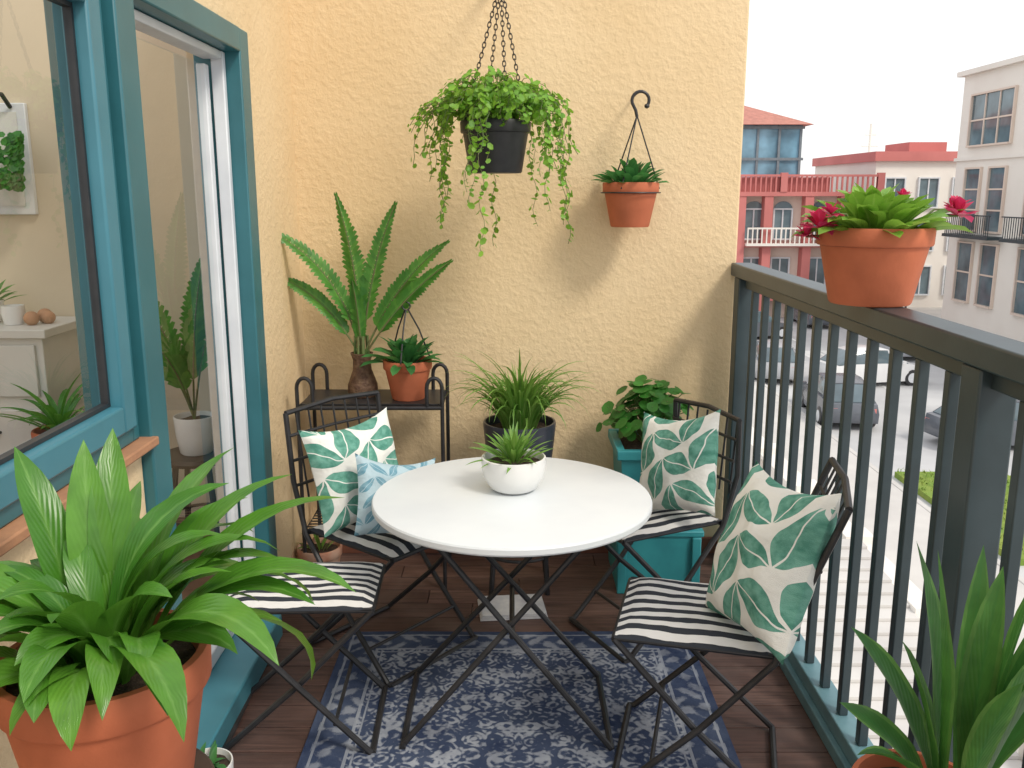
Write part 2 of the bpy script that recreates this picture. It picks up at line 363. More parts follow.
door = empty("sliding_glass_door")
b = MB()
b.box(-1.03, -0.872, 2.105, 2.215, 0.0, 2.12); b.box(-1.03, -0.876, 3.06, 3.16, 0.0, 2.12); b.box(-1.03, -0.874, 2.215, 3.06, 2.045, 2.12)
b.obj("teal_frame", TEAL, door, bevel=0.005)
b = MB()
b.box(-0.99, -0.935, 2.217, 2.235, 0.09, 2.043); b.box(-0.965, -0.925, 3.03, 3.058, 0.09, 2.043); b.box(-0.99, -0.927, 2.236, 3.029, 2.018, 2.043)
b.box(-1.0, -0.97, 2.99, 3.026, 0.09, 2.0); b.box(-1.0, -0.97, 2.25, 2.275, 0.09, 2.0); b.box(-1.0, -0.97, 2.276, 2.989, 0.09, 0.14)
b.obj("white_frame", WHITEF, door, bevel=0.004)
b = MB(); b.add([(-.985, 2.27, .14), (-.985, 2.99, .14), (-.985, 2.99, 2.0), (-.985, 2.27, 2.0)], [(0, 1, 2, 3)]); b.obj("glass", PANE, door, smooth=False)
b = MB(); b.box(-1.03, -0.845, 2.217, 3.058, 0.002, 0.088); b.obj("threshold", TEAL_L, door, bevel=0.006)

b = MB(); y = -1.55
while y < 3.84:
    y1 = min(y+0.118, 3.846)
    b.box(-0.898, 0.0+R(-.5, .5), y, y1, -0.02, 0.0) ; xe = b.v[-1][0]
    b.box(xe+0.003, 1.03, y, y1, -0.02, -0.0005)
    y += 0.122
b.obj("wooden_deck_floor", DECK, smooth=False, bevel=0.0015)
b = MB(); b.box(-1.05, 1.05, -1.6, 3.85, -0.22, -0.021); b.obj("balcony_slab", CONC, smooth=False)

rail = empty("balcony_railing")
RX = 0.975
b = MB()
b.box(RX-0.045, RX+0.045, -1.5, 3.845, 1.255, 1.31)
b.obj("top_rail", RAILM, rail, bevel=0.006)
b = MB()
b.box(RX-0.016, RX+0.016, -1.5, 3.70, 1.215, 1.2545)
yy = 3.60
posts = [3.755, 1.80, -0.15, -1.4]
while yy > -1.4:
    if min(abs(yy-p) for p in posts) > 0.08:
        b.box(RX-0.013, RX+0.013, yy-0.014, yy+0.014, 0.095, 1.215)
    yy -= 0.15
b.obj("balusters", RAILM, rail, bevel=0.003)
b = MB()
for p in posts: b.box(RX-0.04, RX+0.04, p-0.04, p+0.04, 0.0, 1.2545)
b.obj("posts", RAILM, rail, bevel=0.005)
b = MB(); b.box(RX-0.035, RX+0.035, -1.5, 3.84, 0.045, 0.094); b.box(RX-0.052, RX+0.06, -1.5, 3.845, 0.001, 0.044)
b.obj("bottom_rail", RAILB, rail, bevel=0.004)

b = MB(); N = 30
me_v=[]; fs=[]
for j in range(N+1):
    for i in range(N+1):
        x = -RHX+2*RHX*i/N; y = -RHY+2*RHY*j/N
        me_v.append((x, y, 0.010+0.0012*sin(x*9+y*5)))
for j in range(N):
    for i in range(N):
        a = j*(N+1)+i; fs.append((a, a+1, a+N+2, a+N+1))
b.add(me_v, fs); b.box(-RHX+0.001, RHX-0.001, -RHY+0.001, RHY-0.001, 0.0015, 0.0085)
rug = b.obj("area_rug", RUGM); rug.location = (0.02, 2.09, 0)

# ------------------------------------------------------------------ room behind
room = empty("living_room")
b = MB()
b.box(-4.2, -1.055, 4.3, 4.4, 0, 3.0); b.box(-4.3, -4.2, -1.6, 4.4, 0, 3.0); b.box(-1.054, -1.052, 3.2, 4.3, 0, 3.0)
b.obj("walls", CREAMI, room, smooth=False)
b = MB(); b.box(-4.2, -1.052, -1.6, 4.3, -0.1, 0.0); b.obj("floor", WOODI, room, smooth=False)
dr = empty("white_dresser")
b = MB()
b.box(-3.1, -2.05, 3.88, 4.29, 0.1, 0.98); b.box(-3.13, -2.02, 3.85, 4.295, 0.981, 1.02)
for z in (0.14, 0.43, 0.72):
    for x in (-3.07, -2.56): b.box(x, x+0.48, 3.862, 3.879, z, z+0.23)
for x in (-3.08, -2.12): b.box(x, x+0.05, 3.9, 3.95, 0.0, 0.099)
b.obj("cabinet", CABW, dr, bevel=0.004)
b = MB()
for z in (0.27, 0.56, 0.85):
    for x in (-2.83, -2.32): b.tube([(x-.05, 3.862, z), (x-.05, 3.845, z), (x+.05, 3.845, z), (x+.05, 3.862, z)], 0.007)
b.obj("handles", BLACK, dr)
b = MB()
P = []; n = 80
for i in range(n+1):
    t = i/n; P.append((-1.14+0.026*sin(t*46)+0.01*sin(t*17), 3.32+0.45*t))
vs = [(x, y, 0.04) for x, y in P]+[(x, y, 2.3) for x, y in P]
b.add(vs, [(i, i+1, n+2+i, n+1+i) for i in range(n)]); b.obj("linen_curtain", CURT)
b = MB(); b.tube([(-1.14, 2.0, 2.32), (-1.14, 4.2, 2.32)], 0.012); b.obj("curtain_rod", BLACK)
pf = empty("framed_print")
b = MB()
b.box(-2.78, -2.22, 4.27, 4.298, 1.50, 2.0); b.obj("frame", WHITEF, pf, bevel=0.004)
b = MB(); b.box(-2.74, -2.26, 4.262, 4.269, 1.54, 1.96); b.obj("print", CABW, pf)

# ------------------------------------------------------------------ pots & plants
def pot(parent, c, rt, rb, h, m=TERRA, rim=True, soil=True, seg=48):
    b = MB(); x, y, z = c
    if rim:
        prof = [(0.001, 0), (rb*0.96, 0), (rb, h*0.03), (rt*0.93, h*0.76), (rt*0.985, h*0.77), (rt, h*0.79), (rt*1.01, h*0.97), (rt*0.985, h), (rt*0.91, h), (rt*0.89, h*0.97), (rt*0.87, h*0.8), (0.001, h*0.8)]
    else:
        prof = [(0.001, 0), (rb*0.9, 0), (rb, h*0.04), (rb+(rt-rb)*0.6, h*0.45), (rt*0.985, h*0.96), (rt*0.97, h), (rt*0.92, h), (rt*0.9, h*0.95), (rt*0.85, h*0.8), (0.001, h*0.8)]
    b.lathe(prof, c, seg)
    b.obj("pot", m, parent, ang=40)
    if soil:
        b = MB(); vs = []; fs = []
        rr = rt*0.875
        vs.append((x, y, z+h*0.88+0.004))
        for j in range(1, 7):
            for k in range(24):
                a = 2*pi*k/24; q = rr*j/6
                vs.append((x+q*cos(a), y+q*sin(a), z+h*0.87+R(-.003, .004)))
        for k in range(24): fs.append((0, 1+k, 1+(k+1) % 24))
        for j in range(5):
            for k in range(24): fs.append((1+j*24+k, 1+(j+1)*24+k, 1+(j+1)*24+(k+1) % 24, 1+j*24+(k+1) % 24))
        b.add(vs, fs); b.obj("soil", SOIL, parent)

def stand(name, x, y, ztop, r):
    e = empty(name); b = MB()
    b.lathe([(0.001, ztop-0.02), (r, ztop-0.02), (r+0.004, ztop-0.016), (r+0.004, ztop-0.004), (r, ztop-0.001), (0.001, ztop-0.001)], (x, y, 0), 40)
    b.obj("top", DARKWOOD, e)
    b = MB()
    for k in range(4):
        a = pi/4+k*pi/2
        b.tube([(x+cos(a)*r*.75, y+sin(a)*r*.75, ztop-0.021), (x+cos(a)*r*.95, y+sin(a)*r*.95, 0.0)], 0.011)
    b.tube(circ((x, y, ztop*0.35), r*.86, 32), 0.007, closed=True); b.obj("legs", BLACK, e)

# big arching-leaf plant, front left
pc = (-0.605, 1.22, 0.700)
stand("plant_stand", pc[0], pc[1], pc[2], 0.14)
e = empty("potted_peace_lily"); 
pot(e, pc, 0.150, 0.110, 0.235)
b = MB()
for i in range(58):
    az = i*137.5+R(-18, 18); t = i/58
    a = radians(az)
    el = 86-24*t+R(-8, 6); L = R(0.24, 0.36)
    if sin(a) < -0.35: L *= 0.80
    if cos(a) < -0.3: L *= 0.9
    r0 = 0.012+0.05*t
    bend = R(55, 105)+48*t
    b.leaf((pc[0]+cos(a)*r0, pc[1]+sin(a)*r0, pc[2]+0.20), az, el, L, R(0.044, 0.064), bend, 'oval', 0.30, 13, 0, R(-30, 30), 0.05, R(-35, 35), R(1.3, 2.0))
for az, el, L, bd in ((-20, 66, .36, 110), (5, 62, .40, 95), (20, 66, .42, 70), (-50, 64, .33, 130), (95, 88, .36, 35), (150, 82, .36, 40), (60, 78, .38, 60), (120, 86, .34, 20), (40, 72, .38, 60)):
    a = radians(az); b.leaf((pc[0]+cos(a)*.05, pc[1]+sin(a)*.05, pc[2]+0.20), az, el, L, .062, bd, 'oval', 0.30, 13, 0, R(-20, 20), 0.04, R(-15, 15), 1.5)
b.obj("leaves", L_STRAP, e, ang=80)

e = empty("small_potted_seedling"); pot(e, (-0.80, 2.10, 0.0), 0.068, 0.055, 0.14, WHITEC, rim=False)
b = MB()
for i in range(9): b.leaf((-0.80+R(-.02,.02), 2.10+R(-.02,.02), 0.12), R(0, 360), R(30, 80), R(.05, .08), 0.02, 50, 'lance')
b.obj("leaves", L_SUC, e, ang=80)

# sword plant front right
e = empty("potted_sword_plant"); pc = (0.75, 1.40, 0.335)
stand("plant_stand.001", pc[0]-.02, pc[1], 0.335, 0.11)
pot(e, (pc[0]-0.03, pc[1], 0.335), 0.118, 0.085, 0.24, TERRA)
b = MB()
lst = [(178, 66, .22, 60), (165, 84, .32, 18), (188, 87, .50, 8), (60, 82, .46, 12), (0, 80, .48, 20), (20, 74, .48, 30), (330, 80, .44, 20), (300, 84, .40, 18),
       (270, 82, .34, 20), (10, 66, .42, 40), (100, 80, .46, 14), (205, 52, .20, 65), (345, 86, .50, 8), (135, 74, .34, 30), (320, 60, .36, 60), (160, 66, .24, 50), (40, 88, .44, 10)]
for az, el, L, bd in lst:
    a = radians(az); b.leaf((pc[0]+cos(a)*.03+0.03, pc[1]+sin(a)*.03, pc[2]+0.20), az, el, L, R(.046, .066), bd, 'oval', 0.4, 12, 0, R(-60, 60), 0.03, R(-25, 25))
b.obj("leaves", L_SWORD, e, ang=80)

def frond(b, base, az, el, L, bend, W, n=22, mi=0, lw=0.03, curl=0, fwd=38):
    a = radians(az); p = Vector(base); pts = [p.copy()]
    for i in range(1, n+1):
        t = i/n; ee = radians(el-bend*t**1.4); aa = a+radians(curl)*t
        d = Vector((cos(aa)*cos(ee), sin(aa)*cos(ee), sin(ee))); p = p+d*(L/n); pts.append(p.copy())
        if t > 0.24:
            u = (t-0.24)/0.76
            w = W*(sin(pi*(0.14+0.86*u)**0.85)**0.75+0.10)*R(.9, 1.08) if u < 0.98 else W*.2
            sd = Vector((-sin(aa), cos(aa), 0))
            opn = Vector((0.15, -1, 0.25)); cr = d.cross(opn)
            sd = (sd*0.5+cr*(1 if cr.dot(sd) > 0 else -1)).normalized()
            nn = d.cross(sd)
            for sg in (-1, 1):
                dr_ = (d*sin(radians(fwd))+sd*sg*cos(radians(fwd))+nn*(.25+R(-.12, .18))).normalized()
                tip = pts[-1]+dr_*w; mid = pts[-1]+dr_*w*.45
                wd = d*lw*0.5
                q = [pts[-1]-wd*.6, pts[-1]+wd*.6, mid+wd+nn*.004, mid-wd+nn*.004, pts[-1]+dr_*w*.8+wd*.6, pts[-1]+dr_*w*.8-wd*.6, tip-Vector((0, 0, w*.12))]
                b.add(q, [(0, 1, 2, 3), (3, 2, 4, 5), (5, 4, 6)], mi, [(.3, t), (.3, t), (.8, t), (.8, t), (.9, t), (.9, t), (1, t)], None)
    b.tube(pts, [0.0045*(1-.75*k/n)+.0006 for k in range(n+1)], 5, 1)

rk = empty("metal_plant_rack")
b = MB(); x0, x1, y0, y1 = -0.845, -0.275, 3.45, 3.74; zt = 0.77
b.tube([(x0, y0, zt), (x1, y0, zt), (x1, y1, zt), (x0, y1, zt)], 0.009, closed=True)
b.tube([(x0, y0, .25), (x1, y0, .25), (x1, y1, .25), (x0, y1, .25)], 0.007, closed=True)
for x in (x0, x1):
    for yy in (y0, y1):
        b.tube([(x, yy, 0)]+[(x, yy, .5)]+[(x, yy, zt+0.08)]+[(x+(0.03-0.03*cos(q))*(1 if x == x0 else -1), yy, zt+0.08+0.04*sin(q)) for q in [pi*k/8 for k in range(1, 9)]]+[(x+(0.06 if x == x0 else -0.06), yy, zt)], 0.008)
for k in range(1, 9):
    yy = y0+(y1-y0)*k/9; b.tube([(x0, yy, zt), (x1, yy, zt)], 0.004, 6); b.tube([(x0, yy, .25), (x1, yy, .25)], 0.003, 6)
b.obj("frame", BLACK, rk)
b = MB(); b.box(x0+.01, x1-.01, y0+.01, y1-.01, zt+.009, zt+.014); b.obj("shelf", BLACK, rk)

e = empty("potted_fern"); vc = (-0.61, 3.60, 0.785)
b = MB(); b.lathe([(0.001, 0), (.05, 0), (.062, .02), (.06, .05), (.038, .11), (.036, .15), (.046, .18), (.04, .18), (.034, .16), (.001, .15)], vc, 28); b.obj("vase", VASE, e)
b = MB(); zb = vc[2]+.15
for az, el, L, bd, W in [(186, 80, .66, 56, .052), (178, 64, .48, 44, .048), (198, 90, .66, 16, .056), (4, 84, .64, 18, .054), (352, 66, .60, 30, .052), (345, 56, .56, 22, .048), (262, 84, .34, 20, .04)]:
    frond(b, (vc[0], vc[1], zb), az, el, L, bd, W, 34, 0, 0.025, R(-8, 8))
for k in range(8):
    a = R(0, 6.28); b.tube([(vc[0]+cos(a)*.03, vc[1]+sin(a)*.03, zb-.02), (vc[0]+cos(a)*.025, vc[1]+sin(a)*.025, zb+.1)], 0.005, 5, 1)
b.obj("fronds", [L_FERN, STEM], e, ang=80)

def rosette(b, c, n, L, W, elr, bend, prof='obov', fold=.3, rs=.03):
    for i in range(n):
        az = i*137.5+R(-12, 12); t = i/n; el = elr[0]+(elr[1]-elr[0])*t+R(-6, 6); a = radians(az); r0 = rs*t
        b.leaf((c[0]+cos(a)*r0, c[1]+sin(a)*r0, c[2]), az, el, L*R(.75, 1.1), W*R(.85, 1.15), R(*bend), prof, fold, 7, 0, R(-20, 20), 0.03, R(-15, 15))

e = empty("potted_rosette_plant"); pc = (-0.42, 3.56, 0.785); pot(e, pc, .098, .066, .16)
b = MB(); rosette(b, (pc[0], pc[1], pc[2]+.14), 50, .14, .042, (85, 18), (15, 50), rs=.05); b.obj("leaves", L_SUC, e, ang=80)
b = MB()
for a in (20, 140, 260):
    q = radians(a); b.tube([(pc[0]+cos(q)*.096, pc[1]+sin(q)*.096, pc[2]+.155), (pc[0]+cos(q)*.05, pc[1]+sin(q)*.05, pc[2]+.28), (pc[0]+cos(q)*.008, pc[1], pc[2]+.36)], .0035, 6)
b.tube([(pc[0]+.016*cos(q), pc[1], pc[2]+.375+.016*sin(q)) for q in [2*pi*k/14 for k in range(14)]], .003, 6, closed=True)
b.obj("wire_hanger", BLACK, e)

e = empty("potted_seedling"); pc = (-0.80, 3.52, 0); pot(e, pc, .092, .068, .165, TERRA2)
b = MB(); rosette(b, (pc[0], pc[1], .14), 10, .12, .018, (85, 40), (10, 60), 'lance'); b.obj("leaves", L_SPID, e, ang=80)

e = empty("potted_spider_plant"); pc = (0.03, 3.52, 0.44)
stand("plant_stand.002", pc[0], pc[1], 0.44, 0.17)
pot(e, pc, .15, .11, .26, NAVYP, rim=False)
b = MB()
for i in range(250):
    t = i/250; az = i*137.5; a = radians(az); r0 = .07*t
    el = 90-22*t+R(-7, 7); L = R(.20, .42)
    if sin(a) > .4: L *= .75
    b.leaf((pc[0]+cos(a)*r0, pc[1]+sin(a)*r0, pc[2]+.23), az, el, L, R(.013, .024), R(40, 150), 'grass', .4, 9, 0, R(-30, 30), 0, R(-25, 25), 1.8)
b.obj("leaves", L_SPID, e, ang=80)

e = empty("teal_planter_with_shrub"); px, py = 0.595, 3.60
b = MB()
def taper(b, x, y, w0, w1, z0, z1, mi=0):
    vs = [(x-w0, y-w0, z0), (x+w0, y-w0, z0), (x+w0, y+w0, z0), (x-w0, y+w0, z0), (x-w1, y-w1, z1), (x+w1, y-w1, z1), (x+w1, y+w1, z1), (x-w1, y+w1, z1)]
    b.add(vs, [(3, 2, 1, 0), (4, 5, 6, 7), (0, 1, 5, 4), (1, 2, 6, 5), (2, 3, 7, 6), (3, 0, 4, 7)], mi)
taper(b, px, py, .165, .172, .0, .24); taper(b, px, py, .180, .180, .241, .265)
taper(b, px, py, .145, .160, .266, .56)
for (xa, xb, ya, yb) in ((-.178, .178, -.178, -.145), (-.178, .178, .145, .178), (-.178, -.145, -.1449, .1449), (.145, .178, -.1449, .1449)):
    b.box(px+xa, px+xb, py+ya, py+yb, .561, .60)
for sx in (-1, 1):
    b.box(px+sx*.150-.018, px+sx*.150+.018, py-.190, py-.176, .0, .24)
b.obj("planter_box", TEALP, e, bevel=.004)
b = MB(); b.box(px-.144, px+.144, py-.144, py+.144, .562, .58); b.obj("soil", SOIL, e)
b = MB()
for i in range(190):
    a = R(0, 2*pi); ph = R(.05, 1.45); rr = .21*R(.5, 1.05)
    d = Vector((cos(a)*cos(ph), sin(a)*cos(ph)*.85, sin(ph)*1.05)); c = Vector((px-.03, py, .60))+d*rr+Vector((0, 0, .03))
    b.disc_leaf(c, d+Vector((R(-.6, .6), R(-.7, .2), R(.1, .9))), R(.020, .036), 0, 9, asp=R(.75, 1))
    if i % 2 == 0: b.tube([(px-.03+cos(a)*.02, py+sin(a)*.02, .58), c-d*.06+Vector((0, 0, .01)), c], .002, 4, 1)
b.obj("foliage", [L_ROUND, STEM], e, ang=80)

# hanging basket
e = empty("hanging_basket_plant"); hc = (-0.06, 3.40, 1.67)
pot(e, hc, .128, .097, .185, BLACKP)
b = MB()
top = Vector((hc[0]+.02, hc[1], 2.33))
for k in range(4):
    q = radians(20+90*k); p0 = Vector((hc[0]+cos(q)*.12, hc[1]+sin(q)*.12, hc[2]+.175)); n = 28
    for i in range(n):
        c = p0.lerp(top, (i+.5)/n); d = (top-p0).normalized(); s_ = d.cross(Vector((0, 1, 0.2)) if i % 2 else Vector((1, 0, .1))).normalized()
        hl = (top-p0).length/n*.68
        b.tube([c+d*hl*cos(t)+s_*.006*sin(t) for t in [2*pi*j/8 for j in range(8)]], .0019, 4, closed=True)
b.tube([top+Vector((0, .014*cos(t), .014*sin(t)+.01)) for t in [2*pi*j/14 for j in range(14)]], .003, 6, closed=True)
b.tube([top+Vector((0, 0, .02)), top+Vector((0, .0, .13))], .004, 6)
tx = top.x
b.tube([(tx, 3.845, 2.46), (tx, 3.6, 2.49), (tx, 3.4, 2.455)], .008, 8); b.tube([(tx, 3.845, 2.44), (tx, 3.7, 2.47), (tx, 3.6, 2.49)], .006, 8)
b.obj("chains_and_bracket", BLACK, e)
b = MB()
longang = [150, 175, 200, 250, 262, 312, 335, 355, 12, 40, 90, 185]
for s_i in range(190):
    a = R(0, 2*pi)
    longp = s_i < 36
    if longp:
        a = radians(longang[s_i % len(longang)]+R(-7, 7))
        reach = R(.08, .17); hgt = R(.02, .10); drop = R(.14, .28) if s_i > 11 else R(.32, .50)
    else:
        reach = R(.02, .175); hgt = R(.05, .19)*(1.15-reach*3.0); drop = R(.0, .085)
    p0 = Vector((hc[0]+cos(a)*R(0, .09), hc[1]+sin(a)*R(0, .09), hc[2]+.165))
    r1 = .09+reach
    p1 = Vector((hc[0]+cos(a)*(.05+reach*.6), hc[1]+sin(a)*(.05+reach*.6), hc[2]+.19+hgt*1.4))
    p2 = Vector((hc[0]+cos(a)*r1, hc[1]+sin(a)*r1, hc[2]+.19+hgt*.6))
    p3 = p2+Vector((cos(a)*.03+R(-.03, .03), R(-.03, .03), -drop))
    pts = []
    for i in range(8):
        t = i/7; u = 1-t; pts.append(p0*u*u+p1*2*u*t+p2*t*t)
    nd = max(3, int(drop/.03))
    for i in range(1, nd+1): pts.append(p2.lerp(p3, i/nd)+Vector((.010*sin(i*1.3+s_i), .008*cos(i*1.7), 0)))
    b.tube(pts, .0012, 4, 1)
    acc = 0; st = R(.013, .019)
    for i in range(1, len(pts)):
        seg = (pts[i]-pts[i-1]).length; acc += seg
        while acc > st:
            acc -= st; c = pts[i].lerp(pts[i-1], acc/seg if seg else 0)
            off = Vector((R(-1, 1), R(-1, 1), R(-.6, .9))).normalized()
            b.disc_leaf(c+off*.012, off+Vector((cos(a)*.6, sin(a)*.6, .6)), R(.007, .016), 0, 6, asp=.75)
b.obj("trailing_foliage", [L_TRAIL, STEM], e, ang=80)

e = empty("wall_hung_succulent_pot"); wc = (0.477, 3.70, 1.465)
pot(e, wc, .112, .078, .175)
b = MB(); rosette(b, (wc[0], wc[1], wc[2]+.15), 70, .12, .036, (90, 30), (10, 45), rs=.06); b.obj("leaves", L_SUC, e, ang=80)
b = MB(); hk = Vector((wc[0]+.02, 3.72, 1.90))
for a in (0, 120, 240):
    q = radians(a+5); p0 = Vector((wc[0]+cos(q)*.117, wc[1]+sin(q)*.112, wc[2]+.15)); b.tube([p0, p0.lerp(hk, .5), hk], .003, 6)
b.tube([(wc[0]+.118*cos(t), wc[1]+.118*sin(t), wc[2]+.135) for t in [2*pi*k/36 for k in range(36)]], .003, 6, closed=True)
arc = [hk+Vector((0, 0, -.005)), hk+Vector((-.006, 0, .02))]+[hk+Vector((.012+.034*cos(t), 0, .058+.034*sin(t))) for t in [radians(200-20*k) for k in range(0, 13)]]
b.tube(arc, .0065, 8); b.lathe([(.001, -.01), (.009, -.006), (.011, 0), (.009, .006), (.001, .01)], arc[-1], 12)
b.tube([arc[7], (arc[7].x, 3.849, arc[7].z)], .005, 8)
b.obj("hook_and_wires", BLACK, e)

e = empty("flower_pot_on_railing"); fc = (0.955, 2.40, 1.312); pot(e, fc, .146, .105, .20)
b = MB(); rosette(b, (fc[0], fc[1], fc[2]+.17), 96, .155, .046, (86, 26), (20, 60), rs=.09, fold=.35); b.obj("leaves", L_BRIGHT, e, ang=80)
b = MB()
for (dx, dy, dz, s_) in ((-.165, -.05, .20, 1.2), (-.18, .0, .175, .9), (.185, -.06, .23, 1.2), (.20, .0, .245, .9), (-.15, -.09, .235, .8), (.10, .08, .27, .7)):
    c = Vector((fc[0]+dx, fc[1]+dy, fc[2]+dz))
    b.tube([(fc[0]+dx*.3, fc[1]+dy*.3, fc[2]+.17), c-Vector((dx*.25, 0, .0)), c], .003, 5, 1)
    for i in range(14):
        b.leaf(c, i*137.5, R(-10, 85), .044*s_, .026*s_, R(-20, 50), 'obov', .3, 4, 0)
b.obj("flowers", [PETAL, STEM], e, ang=80)

# ------------------------------------------------------------------ table
tb = empty("round_bistro_table", (0.0, 2.61, 0))
b = MB(); TR = .423
b.lathe([(.001, .672), (TR-.012, .672), (TR-.003, .675), (TR, .68), (TR, .694), (TR-.003, .699), (TR-.008, .7005), (.001, .7005)], (0, 0, 0), 96); b.obj("top", TABLEW, tb, ang=30)
b = MB(); b.lathe([(TR-.06, .671), (TR-.06, .655), (TR-.045, .655), (TR-.045, .671)], (0, 0, 0), 64)
r_ = .0095
for yy, dy in ((-.19, -.07), (.10, .04)):
    b.tube([(-.25, yy, .66), (.29, yy+dy, .012)], r_); b.tube([(.25, yy+.022, .66), (-.32, yy+.022+dy, .012)], r_)
for sx in (-.32, .29): b.tube([(sx, -.26, .012), (sx, .16, .012)], r_)
for sx in (-.25, .25): b.tube([(sx, -.19, .66), (sx, .12, .66)], r_*.9)
b.tube([(0.0, -.22, .345), (0.0, .13, .345)], .008)
b.obj("folding_legs", BLACK, tb)

e = empty("potted_table_plant"); pc = (.005, 2.66, .7015)
b = MB(); b.lathe([(.001, 0), (.055, 0), (.075, .012), (.095, .05), (.100, .088), (.099, .105), (.094, .107), (.09, .1), (.085, .07), (.001, .07)], pc, 48); b.obj("bowl", WHITEC, e)
b = MB(); b.lathe([(.001, .092), (.05, .09), (.088, .085)], pc, 24); b.obj("soil", SOIL, e)
b = MB()
rosette(b, (pc[0], pc[1], pc[2]+.085), 60, .12, .017, (90, 26), (10, 60), 'lance', rs=.03)
b.obj("leaves", L_SPID, e, ang=80)

# ------------------------------------------------------------------ chairs
def seat_pad(b, x0, x1, y0, y1, z, th=.022, n=14, mi=0):
    vs = []; uv = []; fs = []
    for side in (1, -1):
        for j in range(n+1):
            for i in range(n+1):
                u = i/n; v = j/n
                e_ = (1-(2*u-1)**8)*(1-(2*v-1)**8)
                vs.append((x0+(x1-x0)*u, y0+(y1-y0)*v, z+(th*e_*(1+.18*sin(u*9)*sin(v*7)) if side > 0 else -.006*e_))); uv.append((u, v))
    m_ = (n+1)*(n+1)
    for j in range(n):
        for i in range(n):
            a = j*(n+1)+i; fs.append((a, a+1, a+n+2, a+n+1)); fs.append((m_+a, m_+a+n+1, m_+a+n+2, m_+a+1))
    for i in range(n):
        fs.append((i, m_+i, m_+i+1, i+1)); a = n*(n+1)+i; fs.append((a, a+1, m_+a+1, m_+a))
        a = i*(n+1); fs.append((a, a+n+1, m_+a+n+1, m_+a)); a = a+n; fs.append((a, m_+a, m_+a+n+1, a+n+1))
    b.add(vs, fs, mi, uv)
def chair(x, y, head, back=True, name="folding_chair", D=.21, Wd=.20, topx=-.33, topz=.86):
    e = empty(name, (x, y, 0), radians(head)); b = MB(); r = .0095
    W2 = Wd+.012
    for s in (-1, 1):
        if back:
            b.tube([(topx, s*W2, topz), (-.255, s*W2, .62), (-.20, s*W2, .44), (-.02, s*W2, .225), (.19, s*W2, .014), (.21, s*W2, .010)], r)
        else:
            b.tube([(-.20, s*W2, .445), (.0, s*W2, .225), (.20, s*W2, .012)], r)
        b.tube([(D, s*(W2-.02), .445), (.0, s*(W2-.02), .222), (-.23, s*(W2-.02), .012)], r)
        b.tube([(-D, s*(Wd-.01), .447), (D, s*(Wd-.01), .447)], .008)
    b.tube([(.205, -W2, .011), (.205, W2, .011)], r); b.tube([(-.23, -W2+.02, .011), (-.23, W2-.02, .011)], r)
    b.tube([(D, -W2+.02, .445), (D, W2-.02, .445)], .008); b.tube([(-.205, -W2, .442), (-.205, W2, .442)], .008)
    b.tube([(.1, -W2, .105), (.1, W2, .105)], .006)
    for k in range(7):
        xx = -D+.03+(2*D-.06)*k/6; b.box(xx-.012, xx+.012, -Wd+.01, Wd-.01, .440, .446)
    if back:
        b.tube([(topx, -W2, topz), (topx-.012, 0, topz+.012), (topx, W2, topz)], r)
        for f in (.2, .42, .64):
            xx = topx+(-.215-topx)*f; zz = topz+(.47-topz)*f
            b.tube([(xx, -W2, zz), (xx-.012, 0, zz), (xx, W2, zz)], .006)
        for k in range(-3, 4):
            yy = k*.055; b.tube([(topx-.008, yy, topz), (-.235, yy, .55)], .004, 6)
    b.obj("frame", BLACK, e)
    b = MB(); seat_pad(b, -D, D, -Wd, Wd, .452); b.obj("striped_seat", STRIPE, e, ang=60)
    return e
chair(.52, 2.325, 166, topx=-.345)
chair(-.425, 2.985, -39, topx=-.28)
chair(.49, 3.10, 207, topx=-.25, Wd=.17, topz=.82)
chair(-.615, 2.50, 2, back=False, name="folding_stool", D=.215, Wd=.165)

def cushion(loc, head, tilt, roll, w, h, th, m, name="leaf_print_cushion", ph=0):
    b = MB(); n = 26
    vs=[]; uv=[]; fs=[]
    for side in (1, -1):
        for j in range(n+1):
            for i in range(n+1):
                u = 2*i/n-1; v = 2*j/n-1
                uu = u*(1-.09*(1-v*v)); vv = v*(1-.09*(1-u*u))
                t = max((1-u**2)*(1-v**2), 0)**.42
                wr = 1+.07*sin(u*5+v*3+ph)+.06*sin(v*9-u*4+ph)+.03*sin(u*13+ph*2)
                sag = -.02*(1-u*u)*(v > 0)*v
                vs.append((side*th*.5*t*wr, uu*w/2, vv*h/2+sag)); uv.append(((i/n)+ph*.13, (j/n)+ph*.21))
    m_ = (n+1)*(n+1)
    for j in range(n):
        for i in range(n):
            a = j*(n+1)+i; fs.append((a, a+1, a+n+2, a+n+1)); fs.append((m_+a, m_+a+n+1, m_+a+n+2, m_+a+1))
    b.add(vs, fs, 0, uv)
    o = b.obj(name, m, ang=180)
    o.matrix_world = Matrix.Translation(loc) @ Matrix.Rotation(radians(head), 4, 'Z') @ Matrix.Rotation(radians(-tilt), 4, 'Y') @ Matrix.Rotation(radians(roll), 4, 'X')
    return o
cushion((.665, 2.19, .68), 196, 20, 4, .37, .44, .18, CUSH, ph=0)
cushion((-.535, 2.97, .665), -50, 16, 4, .35, .37, .15, CUSH, ph=1.7)
cushion((-.385, 2.85, .615), -58, 24, -12, .29, .27, .11, CUSHB, "blue_cushion", .6)
cushion((.59, 3.07, .665), 222, 18, 12, .33, .37, .15, CUSH, ph=3.1)

mg = MB(); Mx = Matrix.Translation((.0, 3.27, 0)) @ Matrix.Rotation(.1, 4, 'Z')
for k in range(3): mg.box(-.13+.004*k, .13-.003*k, -.09, .09-.004*k, .001+k*.008, .008+k*.008, 0, Mx)
mg.obj("magazine_stack", PAPER, bevel=.001)

